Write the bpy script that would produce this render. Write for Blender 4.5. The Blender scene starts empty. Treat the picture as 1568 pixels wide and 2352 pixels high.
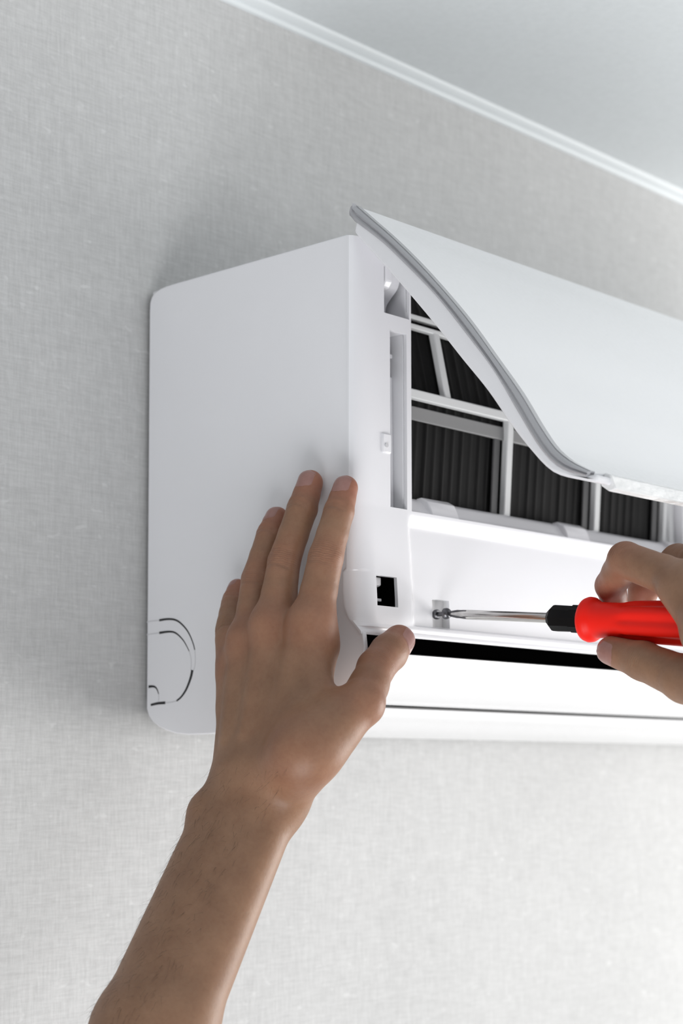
import bpy, bmesh, math, random
import numpy as np
from mathutils import Vector
from mathutils.bvhtree import BVHTree

random.seed(3)
S = bpy.context.scene
COL = S.collection
# ------------------------------------------------------------------ camera, world, light, exposure
cam_d = bpy.data.cameras.new('camera')
cam = bpy.data.objects.new('camera', cam_d)
COL.objects.link(cam)
S.camera = cam
cam.location = (-0.70525, -0.82280, -0.02415)
cam.rotation_euler = (math.radians(94.0), 0.0, math.radians(-47.0))
cam_d.sensor_fit = 'VERTICAL'
cam_d.sensor_width = 24.0
cam_d.sensor_height = 36.0
cam_d.lens = 4000.0 / 2352.0 * 36.0
cam_d.shift_y = 324.3 / 2352.0
cam_d.clip_start = 0.01
cam_d.dof.use_dof = True
cam_d.dof.focus_distance = 0.945
cam_d.dof.aperture_fstop = 8.0

world = bpy.data.worlds.new('world')
S.world = world
world.use_nodes = True
world.node_tree.nodes['Background'].inputs['Color'].default_value = (0.955, 0.975, 1.0, 1)
world.node_tree.nodes['Background'].inputs['Strength'].default_value = 0.25

def area_light(name, loc, target, sx, sy, power, color):
    d = bpy.data.lights.new(name, 'AREA')
    d.shape = 'RECTANGLE'; d.size = sx; d.size_y = sy; d.energy = power; d.color = color
    o = bpy.data.objects.new(name, d)
    COL.objects.link(o)
    o.location = loc
    o.rotation_euler = (Vector(target) - Vector(loc)).to_track_quat('-Z', 'Y').to_euler()
    return o
area_light('window_light_right', (1.80, -0.95, -0.36), (0.05, -0.05, -0.05), 1.1, 1.1, 41.0, (1.0, 0.985, 0.96))
area_light('fill_light_front', (0.3, -2.8, -0.25), (0.1, 0.0, 0.0), 2.2, 1.2, 15.0, (0.97, 0.985, 1.0))  # added fill from the room side to brighten the lid, no actual window
area_light('fill_light_left', (-0.80, -0.85, -1.35), (-0.05, -0.02, -0.2), 1.0, 1.0, 23.0, (0.98, 0.985, 1.0))  # added low fill lifting the side panel and lower wall, not a window

S.view_settings.view_transform = 'Standard'
S.view_settings.look = 'None'
S.view_settings.exposure = 0.0
S.view_settings.gamma = 1.0
S.view_settings.use_curve_mapping = False

# ------------------------------------------------------------------ materials
def new_mat(name):
    m = bpy.data.materials.new(name)
    m.use_nodes = True
    nt = m.node_tree
    return m, nt, nt.nodes['Principled BSDF']

def noise(nt, scale, detail=2.0, rough=0.5, mapscale=None, coord='Object'):
    tc = nt.nodes.new('ShaderNodeTexCoord')
    n = nt.nodes.new('ShaderNodeTexNoise')
    n.inputs['Scale'].default_value = scale
    n.inputs['Detail'].default_value = detail
    n.inputs['Roughness'].default_value = rough
    if mapscale:
        mp = nt.nodes.new('ShaderNodeMapping')
        mp.inputs['Scale'].default_value = mapscale
        nt.links.new(tc.outputs[coord], mp.inputs['Vector'])
        nt.links.new(mp.outputs[0], n.inputs['Vector'])
    else:
        nt.links.new(tc.outputs[coord], n.inputs['Vector'])
    return n

def ramp(nt, src, stops):
    r = nt.nodes.new('ShaderNodeValToRGB')
    while len(r.color_ramp.elements) < len(stops):
        r.color_ramp.elements.new(0.5)
    for e, (p, c) in zip(r.color_ramp.elements, stops):
        e.position = p
        e.color = (c[0], c[1], c[2], 1) if not isinstance(c, float) else (c, c, c, 1)
    nt.links.new(src, r.inputs['Fac'])
    return r

def math_node(nt, op, a, b):
    n = nt.nodes.new('ShaderNodeMath')
    n.operation = op
    for i, v in enumerate((a, b)):
        if isinstance(v, (int, float)):
            n.inputs[i].default_value = v
        else:
            nt.links.new(v, n.inputs[i])
    return n.outputs[0]

def bump(nt, b, height, strength, dist):
    bn = nt.nodes.new('ShaderNodeBump')
    bn.inputs['Strength'].default_value = strength
    bn.inputs['Distance'].default_value = dist
    nt.links.new(height, bn.inputs['Height'])
    nt.links.new(bn.outputs[0], b.inputs['Normal'])

def plastic(name, col, rough=0.3, var=0.02, spec=0.5, coat=0.0):
    m, nt, b = new_mat(name)
    n = noise(nt, 9.0, 3.0)
    r = ramp(nt, n.outputs['Fac'], [(0.3, tuple(c * (1 - var) for c in col)), (0.7, col)])
    nt.links.new(r.outputs[0], b.inputs['Base Color'])
    rr = noise(nt, 300.0, 2.0)
    q = ramp(nt, rr.outputs['Fac'], [(0.3, rough * 0.92), (0.7, rough * 1.08)])
    nt.links.new(q.outputs[0], b.inputs['Roughness'])
    b.inputs['Specular IOR Level'].default_value = spec
    b.inputs['Coat Weight'].default_value = coat
    return m

M = {}
M['white'] = plastic('white_plastic', (0.83, 0.83, 0.855), 0.20)
M['gloss_white'] = plastic('gloss_white_plastic', (0.82, 0.82, 0.825), 0.18)
M['lid_white'] = plastic('lid_white_plastic', (0.82, 0.825, 0.84), 0.22)
M['trim'] = plastic('clear_grey_trim', (0.37, 0.37, 0.39), 0.12, spec=0.8, coat=0.5)
M['dark'] = plastic('black_plastic_interior', (0.002, 0.002, 0.002), 0.7, spec=0.0)
M['slot'] = plastic('knockout_slot_dark', (0.02, 0.02, 0.022), 0.6)
M['groove'] = plastic('knockout_groove_grey', (0.60, 0.60, 0.62), 0.5)
M['bar'] = plastic('filter_bar_white', (0.74, 0.75, 0.75), 0.4)
M['greybar'] = plastic('filter_inner_grey', (0.25, 0.25, 0.25), 0.5)
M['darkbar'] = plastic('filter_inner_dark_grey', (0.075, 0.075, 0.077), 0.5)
M['red'] = plastic('red_handle_plastic', (0.93, 0.014, 0.006), 0.42, spec=0.22)
M['black'] = plastic('black_ferrule_plastic', (0.003, 0.003, 0.0035), 0.45, spec=0.12)

m, nt, b = new_mat('steel'); M['steel'] = m
b.inputs['Metallic'].default_value = 1.0
n = noise(nt, 60, 3, mapscale=(30, 1, 30))
nt.links.new(ramp(nt, n.outputs['Fac'], [(0.3, (0.52, 0.51, 0.50)), (0.7, (0.66, 0.65, 0.64))]).outputs[0], b.inputs['Base Color'])
b.inputs['Roughness'].default_value = 0.16
m, nt, b = new_mat('dark_steel'); M['dark_steel'] = m
b.inputs['Metallic'].default_value = 1.0
n = noise(nt, 400, 2)
nt.links.new(ramp(nt, n.outputs['Fac'], [(0.3, (0.10, 0.10, 0.11)), (0.7, (0.17, 0.17, 0.18))]).outputs[0], b.inputs['Base Color'])
b.inputs['Roughness'].default_value = 0.35

# filter mesh: dark, finely woven
m, nt, b = new_mat('filter_mesh'); M['mesh'] = m
n = noise(nt, 1.0, 3, 0.6, mapscale=(260, 260, 18))
nt.links.new(ramp(nt, n.outputs['Fac'], [(0.35, (0.006, 0.006, 0.006)), (0.62, (0.009, 0.009, 0.009)), (0.8, (0.018, 0.018, 0.018))]).outputs[0], b.inputs['Base Color'])
b.inputs['Roughness'].default_value = 0.6
b.inputs['Specular IOR Level'].default_value = 0.10

# woven wallpaper
m, nt, b = new_mat('woven_wallpaper'); M['wall'] = m
h = noise(nt, 1.0, 3, 0.65, mapscale=(70, 70, 640))
v = noise(nt, 1.0, 3, 0.65, mapscale=(640, 640, 80))
big = noise(nt, 5.0, 3, 0.5)
fl = noise(nt, 1.0, 1, 0.5, mapscale=(110, 110, 210))
s = math_node(nt, 'ADD', h.outputs['Fac'], v.outputs['Fac'])
s = math_node(nt, 'MULTIPLY', s, 0.5)
s2 = math_node(nt, 'ADD', math_node(nt, 'MULTIPLY', s, 0.8), math_node(nt, 'MULTIPLY', big.outputs['Fac'], 0.2))
c = ramp(nt, s2, [(0.32, (0.43, 0.43, 0.428)), (0.5, (0.51, 0.51, 0.507)), (0.68, (0.59, 0.59, 0.586))])
fleck = ramp(nt, fl.outputs['Fac'], [(0.70, 0.0), (0.80, 1.0)])
mx = nt.nodes.new('ShaderNodeMixRGB')
mx.inputs[2].default_value = (0.64, 0.64, 0.635, 1)
nt.links.new(math_node(nt, 'MULTIPLY', fleck.outputs[0], 0.6), mx.inputs[0])
nt.links.new(c.outputs[0], mx.inputs[1])
nt.links.new(mx.outputs[0], b.inputs['Base Color'])
b.inputs['Roughness'].default_value = 0.85
b.inputs['Specular IOR Level'].default_value = 0.2
bump(nt, b, s, 0.35, 0.0008)

m, nt, b = new_mat('ceiling_paint'); M['ceiling'] = m
n = noise(nt, 220, 3)
nt.links.new(ramp(nt, n.outputs['Fac'], [(0.3, (0.62, 0.65, 0.662)), (0.7, (0.655, 0.685, 0.698))]).outputs[0], b.inputs['Base Color'])
b.inputs['Roughness'].default_value = 0.7
bump(nt, b, n.outputs['Fac'], 0.08, 0.0005)
M['cornice'] = plastic('cornice_white', (0.68, 0.715, 0.73), 0.5)

# skin
m, nt, b = new_mat('skin'); M['skin'] = m
at = nt.nodes.new('ShaderNodeAttribute'); at.attribute_name = 'flush'
n1 = noise(nt, 55, 4, 0.6)
n2 = noise(nt, 420, 3, 0.6)
base = ramp(nt, n1.outputs['Fac'], [(0.28, (0.235, 0.127, 0.075)), (0.72, (0.305, 0.175, 0.106))])
mx = nt.nodes.new('ShaderNodeMixRGB')
mx.inputs[2].default_value = (0.37, 0.125, 0.082, 1)
nt.links.new(at.outputs['Fac'], mx.inputs[0])
nt.links.new(base.outputs[0], mx.inputs[1])
mx2 = nt.nodes.new('ShaderNodeMixRGB'); mx2.blend_type = 'MULTIPLY'; mx2.inputs[0].default_value = 0.35
sp = ramp(nt, n2.outputs['Fac'], [(0.3, (0.80, 0.74, 0.70)), (0.6, (1, 1, 1))])
nt.links.new(mx.outputs[0], mx2.inputs[1]); nt.links.new(sp.outputs[0], mx2.inputs[2])
nt.links.new(mx2.outputs[0], b.inputs['Base Color'])
b.inputs['Roughness'].default_value = 0.48
b.inputs['Specular IOR Level'].default_value = 0.35
b.inputs['Subsurface Weight'].default_value = 0.22
b.inputs['Subsurface Radius'].default_value = (1.0, 0.35, 0.18)
b.inputs['Subsurface Scale'].default_value = 0.006
n3 = noise(nt, 900, 3, 0.6)
aj = nt.nodes.new('ShaderNodeAttribute'); aj.attribute_name = 'joint_along'
am = nt.nodes.new('ShaderNodeAttribute'); am.attribute_name = 'joint_mask'
nw = noise(nt, 260, 2, 0.5)
ph = math_node(nt, 'ADD', math_node(nt, 'MULTIPLY', aj.outputs['Fac'], 2600.0), math_node(nt, 'MULTIPLY', nw.outputs['Fac'], 5.0))
wv = math_node(nt, 'POWER', math_node(nt, 'ABSOLUTE', math_node(nt, 'SINE', ph, 0.0), 0.0), 0.5)
cr = math_node(nt, 'MULTIPLY', math_node(nt, 'MULTIPLY', wv, am.outputs['Fac']), 3.4)
grain = math_node(nt, 'ADD', n2.outputs['Fac'], math_node(nt, 'MULTIPLY', n3.outputs['Fac'], 0.5))
bump(nt, b, math_node(nt, 'ADD', grain, cr), 0.30, 0.0004)
m, nt, b = new_mat('fingernail'); M['nail'] = m
n = noise(nt, 200, 2)
nt.links.new(ramp(nt, n.outputs['Fac'], [(0.3, (0.30, 0.145, 0.122)), (0.7, (0.345, 0.18, 0.152))]).outputs[0], b.inputs['Base Color'])
b.inputs['Roughness'].default_value = 0.28
m, nt, b = new_mat('arm_hair'); M['hair'] = m
n = noise(nt, 80, 2)
nt.links.new(ramp(nt, n.outputs['Fac'], [(0.3, (0.05, 0.035, 0.025)), (0.7, (0.11, 0.075, 0.05))]).outputs[0], b.inputs['Base Color'])

# ------------------------------------------------------------------ mesh helpers
def link(name, me, mat, parent=None, smooth=True, angle=35):
    o = bpy.data.objects.new(name, me)
    COL.objects.link(o)
    if mat is not None and not me.materials:
        me.materials.append(M[mat])
    if smooth:
        me.polygons.foreach_set('use_smooth', [True] * len(me.polygons))
        if angle is not None:
            me.set_sharp_from_angle(angle=math.radians(angle))
    if parent is not None:
        o.parent = parent
    return o

def from_bm(bm):
    me = bpy.data.meshes.new('m')
    bmesh.ops.recalc_face_normals(bm, faces=bm.faces)
    bm.to_mesh(me)
    bm.free()
    return me

def shift(pts, off):
    return [tuple(np.array(p) - np.array(off)) for p in pts]

def bevel_mod(o, w, seg=2, angle=30):
    md = o.modifiers.new('bevel', 'BEVEL')
    md.width = w; md.segments = seg; md.limit_method = 'ANGLE'; md.angle_limit = math.radians(angle)
    return o

def prism_bm(bm, poly, x0, x1):
    a = [bm.verts.new((x0, y, z)) for y, z in poly]
    c = [bm.verts.new((x1, y, z)) for y, z in poly]
    n = len(poly)
    bm.faces.new(a); bm.faces.new(list(reversed(c)))
    for i in range(n):
        bm.faces.new((a[i], c[i], c[(i + 1) % n], a[(i + 1) % n]))

def box_bm(bm, x0, x1, y0, y1, z0, z1):
    prism_bm(bm, [(y0, z0), (y1, z0), (y1, z1), (y0, z1)], x0, x1)

def part_prism(name, poly, x0, x1, mat, parent, bev=0.0, angle=35):
    bm = bmesh.new(); prism_bm(bm, poly, x0, x1)
    o = link(name, from_bm(bm), mat, parent, angle=angle)
    if bev: bevel_mod(o, bev)
    return o

def part_boxes(name, boxes, mat, parent, bev=0.0):
    bm = bmesh.new()
    for bx in boxes: box_bm(bm, *bx)
    o = link(name, from_bm(bm), mat, parent)
    if bev: bevel_mod(o, bev)
    return o

def resample(pts, n, smooth=True):
    p = np.array(pts, float)
    if smooth:   # Catmull-Rom
        q = np.vstack([2 * p[0] - p[1], p, 2 * p[-1] - p[-2]])
        out = []
        for i in range(1, len(q) - 2):
            for t in np.linspace(0, 1, 12, endpoint=False):
                a, b_, c_, d_ = q[i - 1], q[i], q[i + 1], q[i + 2]
                out.append(0.5 * (2 * b_ + (c_ - a) * t + (2 * a - 5 * b_ + 4 * c_ - d_) * t * t + (3 * b_ - a - 3 * c_ + d_) * t ** 3))
        out.append(p[-1]); p = np.array(out)
    s = np.concatenate([[0], np.cumsum(np.linalg.norm(np.diff(p, axis=0), axis=1))])
    u = np.linspace(0, s[-1], n)
    return np.stack([np.interp(u, s, p[:, k]) for k in range(p.shape[1])], 1)

def thick(curve, t):
    """closed polygon: an open (y,z) curve given thickness t on its left side"""
    p = np.array(curve, float)
    d = np.gradient(p, axis=0)
    nrm = np.stack([-d[:, 1], d[:, 0]], 1)
    nrm /= np.linalg.norm(nrm, axis=1)[:, None]
    q = p + nrm * t
    return [tuple(v) for v in p] + [tuple(v) for v in q[::-1]]

def empty(name, loc=(0, 0, 0)):
    o = bpy.data.objects.new(name, None)
    COL.objects.link(o); o.location = loc; o.empty_display_size = 0.05
    return o

def tag(o, label, cat, group=None):
    o['label'] = label; o['category'] = cat
    if group: o['group'] = group

def lathe(profile, axis_o, axis_d, mat, name, parent, seg=48, off=(0, 0, 0), lobes=0, amp=0.0, lobe_from=0, angle=40):
    """profile: (distance along the axis, radius)"""
    o0 = np.array(axis_o, float); d = np.array(axis_d, float); d /= np.linalg.norm(d)
    u = np.cross(d, (0, 0, 1.0)); u /= np.linalg.norm(u); w = np.cross(u, d)
    bm = bmesh.new(); rings = []
    for k, (t, r) in enumerate(profile):
        ring = []
        for i in range(seg):
            a = 2 * math.pi * i / seg
            rr = r
            if lobes and k >= lobe_from:
                rr = r * (1 - amp * (0.5 + 0.5 * math.cos(lobes * a)) ** 2)
            ring.append(bm.verts.new(o0 + d * t + (u * math.cos(a) + w * math.sin(a)) * rr - np.array(off)))
        rings.append(ring)
    for a_, b_ in zip(rings, rings[1:]):
        for i in range(seg):
            bm.faces.new((a_[i], a_[(i + 1) % seg], b_[(i + 1) % seg], b_[i]))
    bm.faces.new(rings[0]); bm.faces.new(rings[-1])
    return link(name, from_bm(bm), mat, parent, angle=angle)

# ------------------------------------------------------------------ setting
WALL_Y = 0.004
def slab(name, x0, x1, y0, y1, z0, z1, mat):
    bm = bmesh.new(); box_bm(bm, x0, x1, y0, y1, z0, z1)
    o = link(name, from_bm(bm), mat, smooth=False)
    o['kind'] = 'structure'
    return o
slab('wall_back', -1.6, 3.2, WALL_Y, WALL_Y + 0.1, -2.1, 0.56, 'wall')
CZ = 0.4975
slab('ceiling', -1.6, 3.2, -2.6, WALL_Y, CZ, 0.56, 'ceiling')
prof = [(WALL_Y, 0.4902), (WALL_Y - 0.0022, 0.4903), (WALL_Y - 0.0034, 0.4915), (WALL_Y - 0.0036, 0.4930), (WALL_Y - 0.0052, 0.4934),
        (WALL_Y - 0.0085, 0.4950), (WALL_Y - 0.0105, 0.4962), (WALL_Y - 0.0108, CZ), (WALL_Y, CZ)]
tr = part_prism('trim_1', prof, -1.6, 3.2, 'cornice', None, angle=60)
tr['kind'] = 'structure'

# ------------------------------------------------------------------ air conditioner
W = 0.80
AC = empty('air_conditioner')
tag(AC, 'white wall-mounted air conditioner with its front lid swung open', 'air conditioner')

LID_OUT = [(-0.1760, 0.2944), (-0.1815, 0.2895), (-0.187, 0.28457), (-0.20213, 0.2712), (-0.22062, 0.25329),
           (-0.23858, 0.23423), (-0.25574, 0.2146), (-0.27268, 0.19271), (-0.28886, 0.17149), (-0.29975, 0.15486), (-0.30645, 0.14526),
           (-0.31203, 0.13855), (-0.31942, 0.13256), (-0.32648, 0.12841), (-0.33218, 0.12555)]
LID_MID = [(-0.17151, 0.28951), (-0.1745, 0.2861), (-0.19572, 0.26915), (-0.21501, 0.25082), (-0.23494, 0.2309), (-0.25481, 0.20731),
           (-0.27262, 0.18539), (-0.28849, 0.16071), (-0.3026, 0.13977), (-0.31487, 0.12851), (-0.33033, 0.12252)]
LID_IN = [(-0.17846, 0.27504), (-0.19505, 0.25778), (-0.21309, 0.23842), (-0.23335, 0.2158), (-0.25119, 0.19488), (-0.26825, 0.1753),
          (-0.2848, 0.15333), (-0.29686, 0.13939), (-0.3063, 0.12999), (-0.31483, 0.12522), (-0.33005, 0.12082), (-0.33624, 0.11923)]
ARC = [[(-0.01175, 0.07089), (-0.01673, 0.07117), (-0.02138, 0.07108), (-0.02602, 0.07041), (-0.03006, 0.06882), (-0.03466, 0.06567),
        (-0.03811, 0.06241), (-0.04098, 0.05843), (-0.04327, 0.05412), (-0.04431, 0.05103)],
       [(-0.01184, 0.06311), (-0.01681, 0.06333), (-0.02146, 0.06334), (-0.02552, 0.06273), (-0.02956, 0.06078), (-0.0336, 0.05768),
        (-0.03648, 0.05447), (-0.03935, 0.05051)],
       [(-0.04228, 0.03895), (-0.04118, 0.0352), (-0.03896, 0.03071), (-0.03617, 0.02662), (-0.03222, 0.02293), (-0.02824, 0.02076)],
       [(-0.00218, 0.03027), (-0.00603, 0.03033), (-0.00869, 0.02966), (-0.01047, 0.02785), (-0.01167, 0.02549)],
       [(-0.00439, 0.01892), (-0.01086, 0.01971), (-0.01786, 0.0199)]]
ARC_W = [(.0014, .0007), (.0015, .0005), (.0021, .0010), (.0017, .0006), (.0014, .0017)]
ARCF = [[(0.00017, 0.07047), (-0.00556, 0.07088), (-0.01175, 0.07089)], [(0.00008, 0.06262), (-0.00565, 0.06294), (-0.01184, 0.06311)],
        [(-0.04431, 0.05103), (-0.04486, 0.04644), (-0.04451, 0.04114), (-0.04341, 0.03891)],
        [(-0.03935, 0.05051), (-0.04091, 0.04662), (-0.04123, 0.0428), (-0.04087, 0.03901)],
        [(-0.02824, 0.02076), (-0.02307, 0.02006), (-0.01786, 0.0199)], [(-0.01167, 0.02549), (-0.01182, 0.02239), (-0.01144, 0.01989)]]

# side panels
rear_top = [(-0.02344, 0.27982), (-0.01611, 0.27970), (-0.01037, 0.27920), (-0.00541, 0.27786), (-0.0020, 0.27551), (-0.0003, 0.2718), (0.0, 0.26546)]
rear_bot = [(-0.0002, 0.0165), (-0.00232, 0.01205), (-0.00604, 0.00848), (-0.01176, 0.00542), (-0.01823, 0.00318), (-0.02624, 0.00118), (-0.03808, 0.0)]
low = [(-0.06, 0.0003), (-0.085, 0.0025), (-0.11, 0.0055), (-0.135, 0.0095), (-0.155, 0.0145), (-0.171, 0.0220), (-0.1790, 0.0320), (-0.1822, 0.0430), (-0.1825, 0.0505), (-0.1815, 0.0540)]
side = rear_top + rear_bot + [tuple(v) for v in resample([(-0.03808, 0.0)] + low, 22)[1:]] + [(-0.1788, 0.0562), (-0.1738, 0.0620), (-0.1700, 0.0690), (-0.1685, 0.0770), (-0.1685, 0.0875), (-0.1702, 0.0915), (-0.1708, 0.13), (-0.1710, 0.2780), (-0.1695, 0.2795)]
sp_ = part_prism('side_panel', side, 0.0, 0.003, 'white', AC, bev=0.0008)
part_prism('side_panel', side, W - 0.003, W, 'white', AC, bev=0.0008)
part_boxes('mounting_plate', [(0.03, W - 0.03, 0.0, WALL_Y - 0.0004, 0.03, 0.26)], 'steel', AC)
part_prism('top_panel', [(0.0, 0.2775), (-0.1708, 0.2765), (-0.1708, 0.2795), (-0.005, 0.2797), (0.0, 0.2795)], 0.003, W - 0.003, 'white', AC)
part_boxes('back_panel', [(0.003, W - 0.003, -0.003, 0.0, 0.012, 0.277)], 'dark', AC)

# knockout slots on the left side panel
def ribbon(pts, w0, w1, x, name, mat, parent):
    p = resample(pts, 28)
    d = np.gradient(p, axis=0); n_ = np.stack([-d[:, 1], d[:, 0]], 1); n_ /= np.linalg.norm(n_, axis=1)[:, None]
    wv = np.linspace(w0, w1, len(p))[:, None] / 2
    a = p + n_ * wv; c_ = p - n_ * wv
    bm = bmesh.new()
    ro = []
    for i in range(len(p)):
        ro.append([bm.verts.new((xx, *q)) for q, xx in ((a[i], 0.0006), (a[i], x), (c_[i], x), (c_[i], 0.0006))])
    for r0, r1 in zip(ro, ro[1:]):
        for k in range(4):
            bm.faces.new((r0[k], r0[(k + 1) % 4], r1[(k + 1) % 4], r1[k]))
    bm.faces.new(ro[0]); bm.faces.new(ro[-1])
    return link(name, from_bm(bm), mat, parent)
for pts, (w0, w1) in zip(ARC, ARC_W):
    ribbon(pts, w0, w1, -0.0001, 'knockout_slot', 'slot', sp_)
for pts in ARCF:
    ribbon(pts, 0.0006, 0.0006, -0.00008, 'knockout_groove', 'groove', sp_)

# ---- front frame: a moulded face with openings
def smooth01(t):
    t = np.clip(t, 0, 1); return t * t * (3 - 2 * t)
def face_depth(x, z):
    b_ = np.interp(z, [0.05, 0.0585, 0.075, 0.10, 0.127, 0.3], [0.1800, 0.1802, 0.1797, 0.1780, 0.1756, 0.1752])
    lowp = smooth01((0.1265 - z) / 0.010)
    pan = smooth01((x - 0.0425) / 0.0065) * smooth01((W - 0.0425 - x) / 0.0065)
    panel = b_ - 0.0030 * pan * lowp * smooth01((z - 0.0600) / 0.0012)
    panel += 0.0006 * (z < 0.0598) * (z > 0.0578) - 0.0006 * (z < 0.0578) * (z > 0.0560) + 0.0004 * (z < 0.0560)
    f0 = np.interp(z, [0.05, 0.0545, 0.0571, 0.0628, 0.0694, 0.0778, 0.0885, 0.0900, 0.127, 0.3], [0.186, 0.1805, 0.1780, 0.1721, 0.1690, 0.1680, 0.1682, 0.1706, 0.1712, 0.1714])
    f0 = np.minimum(f0, panel)
    R = np.interp(z, [0.07, 0.13], [0.0130, 0.0180])
    xe = min(x, W - x)
    if xe < R:
        panel = panel - (panel - f0) * (1 - math.sqrt(max(0.0, 1 - (1 - xe / R) ** 2)))
    return float(panel)
HOLES = [(0.0246, 0.0465, 0.2385, 0.2660),        # hinge opening
         (0.0295, 0.0440, 0.1274, 0.2295),        # long pocket
         (0.0480, W - 0.048, 0.1270, 0.2700),     # filter opening
         (0.0135, 0.0310, 0.0700, 0.0870),        # small square opening
         (0.0645, 0.0800, 0.0612, 0.0775)]        # screw recess
xs = sorted(set([round(v, 5) for v in list(np.linspace(0, 0.0125, 16)) + list(np.linspace(0.0420, 0.0495, 8)) + [0.0135, 0.0152, 0.0246, 0.0264, 0.0275, 0.0295, 0.0295, 0.031, 0.035, 0.038, 0.044, 0.0465, 0.048, 0.0645, 0.0575, 0.069, 0.0722, 0.080, 0.088] +
     list(np.linspace(0.12, W - 0.12, 15)) + list(W - np.linspace(0, 0.0125, 10)) + [W - v for v in (0.02, 0.03, 0.04, 0.0425, 0.0445, 0.0465, 0.048, 0.0495, 0.07)]]))
zs = sorted(set([round(v, 5) for v in [0.0533, 0.0540, 0.0550, 0.0560, 0.0561, 0.0570, 0.0578, 0.0579, 0.0590, 0.0598, 0.0599, 0.0606, 0.0612, 0.0620] + list(np.linspace(0.063, 0.1274, 34)) +
     [0.0700, 0.0870, 0.0775, 0.0885, 0.0892, 0.0900, 0.127, 0.1274, 0.140, 0.1574, 0.162, 0.168, 0.18, 0.20, 0.215, 0.2295, 0.2340, 0.2385, 0.25, 0.2660, 0.270, 0.2745, 0.2770, 0.2785]]))
bm = bmesh.new()
grid = {}
for i, x in enumerate(xs):
    for j, z in enumerate(zs):
        xo = x - 0.0006 if x == 0 else (x + 0.0006 if x == xs[-1] else x)
        grid[i, j] = bm.verts.new((xo, -face_depth(x, z), z))
for i in range(len(xs) - 1):
    for j in range(len(zs) - 1):
        cx, cz = (xs[i] + xs[i + 1]) / 2, (zs[j] + zs[j + 1]) / 2
        if any(h[0] < cx < h[1] and h[2] < cz < h[3] for h in HOLES):
            continue
        bm.faces.new((grid[i, j], grid[i + 1, j], grid[i + 1, j + 1], grid[i, j + 1]))
# flange folding back along the left and right ends
for i in (0, len(xs) - 1):
    prev = None
    for j, z in enumerate(zs):
        x = grid[i, j].co.x
        v = bm.verts.new((x, grid[i, j].co.y + 0.0015, z))
        if prev:
            bm.faces.new((grid[i, j - 1], grid[i, j], v, prev))
        prev = v
bmesh.ops.delete(bm, geom=[v for v in bm.verts if not v.link_faces], context='VERTS')
fr = link('front_frame', from_bm(bm), 'white', AC, angle=40)
fr.data.update()
md = fr.modifiers.new('thickness', 'SOLIDIFY'); md.thickness = 0.0022; md.offset = -1.0
md = fr.modifiers.new('split', 'EDGE_SPLIT'); md.split_angle = math.radians(40)
# orient: outward is -Y
if fr.data.polygons[0].normal.y > 0:
    fr.data.flip_normals()

# pocket liners (walls of the openings that can be seen from the left)
part_boxes('pocket_wall', [(0.0443, 0.0477, -0.1722, -0.1440, 0.1200, 0.2380),      # rib between pocket and filter
                           (0.0468, 0.0477, -0.1722, -0.1440, 0.2381, 0.2720),
                           (0.0300, 0.0440, -0.1722, -0.1420, 0.2299, 0.2380)], 'white', fr, bev=0.0005)
part_prism('pocket_floor', [(-0.1655, 0.1250), (-0.1645, 0.2060), (-0.1600, 0.2080), (-0.1600, 0.1250)], 0.0250, 0.0440, 'white', fr, bev=0.0006)
part_boxes('pocket_rung', [(0.0330, 0.0425, -0.1660, -0.1640, 0.2165, 0.2190)], 'white', fr, bev=0.0005)
part_boxes('dark_interior', [(0.004, 0.0440, -0.1400, -0.1380, 0.0600, 0.2740)], 'dark', fr)
# clip beside the pocket
cl = part_boxes('clip', [(0.0220, 0.0296, -0.1766, -0.1742, 0.1575, 0.1690)], 'white', fr, bev=0.0009)
lathe([(0, 0.0013), (0.0006, 0.0013)], (0.0250, -0.17655, 0.1620), (0, -1, 0), 'groove', 'clip_pin', cl, seg=16)
# hinge seen in the top opening
hb = [(-0.1745, 0.2700), (-0.1745, 0.2580), (-0.1720, 0.2545), (-0.1680, 0.2535), (-0.1640, 0.2550), (-0.1600, 0.2600), (-0.1600, 0.2700)]
hg = part_prism('hinge_arm', hb, 0.0270, 0.0330, 'white', AC, bev=0.0008)
sc = resample([(-0.1710, 0.2660), (-0.1690, 0.2580), (-0.1640, 0.2530), (-0.1600, 0.2490), (-0.1590, 0.2440), (-0.1590, 0.2385)], 18)
part_prism('hinge_rib', thick(sc, 0.0020), 0.0330, 0.0440, 'white', hg)

# small square opening: black box with a light catch
part_boxes('square_socket', [(0.0115, 0.0330, -0.1610, -0.1600, 0.0680, 0.0890), (0.0313, 0.0321, -0.1750, -0.1600, 0.0680, 0.0890), (0.0120, 0.0330, -0.1745, -0.1600, 0.0874, 0.0882), (0.0120, 0.0330, -0.1745, -0.1600, 0.0688, 0.0696)], 'dark', fr)
part_prism('socket_catch', [(-0.1735, 0.0870), (-0.1735, 0.0822), (-0.1710, 0.0812), (-0.1680, 0.0835), (-0.1660, 0.0870)], 0.0180, 0.0240, 'white', fr, bev=0.0008)
part_boxes('socket_pin', [(0.0180, 0.0265, -0.1715, -0.1700, 0.0735, 0.0752)], 'white', fr, bev=0.0004)

# screw recess
XS, ZS = 0.06775, 0.0687
part_boxes('screw_recess', [(0.0630, 0.0642, -0.1752, -0.1700, 0.0605, 0.0785), (0.0803, 0.0815, -0.1752, -0.1700, 0.0605, 0.0785),
                            (0.0642, 0.0803, -0.1752, -0.1715, 0.0778, 0.0785), (0.0642, 0.0803, -0.1752, -0.1715, 0.0603, 0.0609), (0.0642, 0.0803, -0.1715, -0.1700, 0.0605, 0.0785)], 'gloss_white', fr, bev=0.0003)

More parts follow.
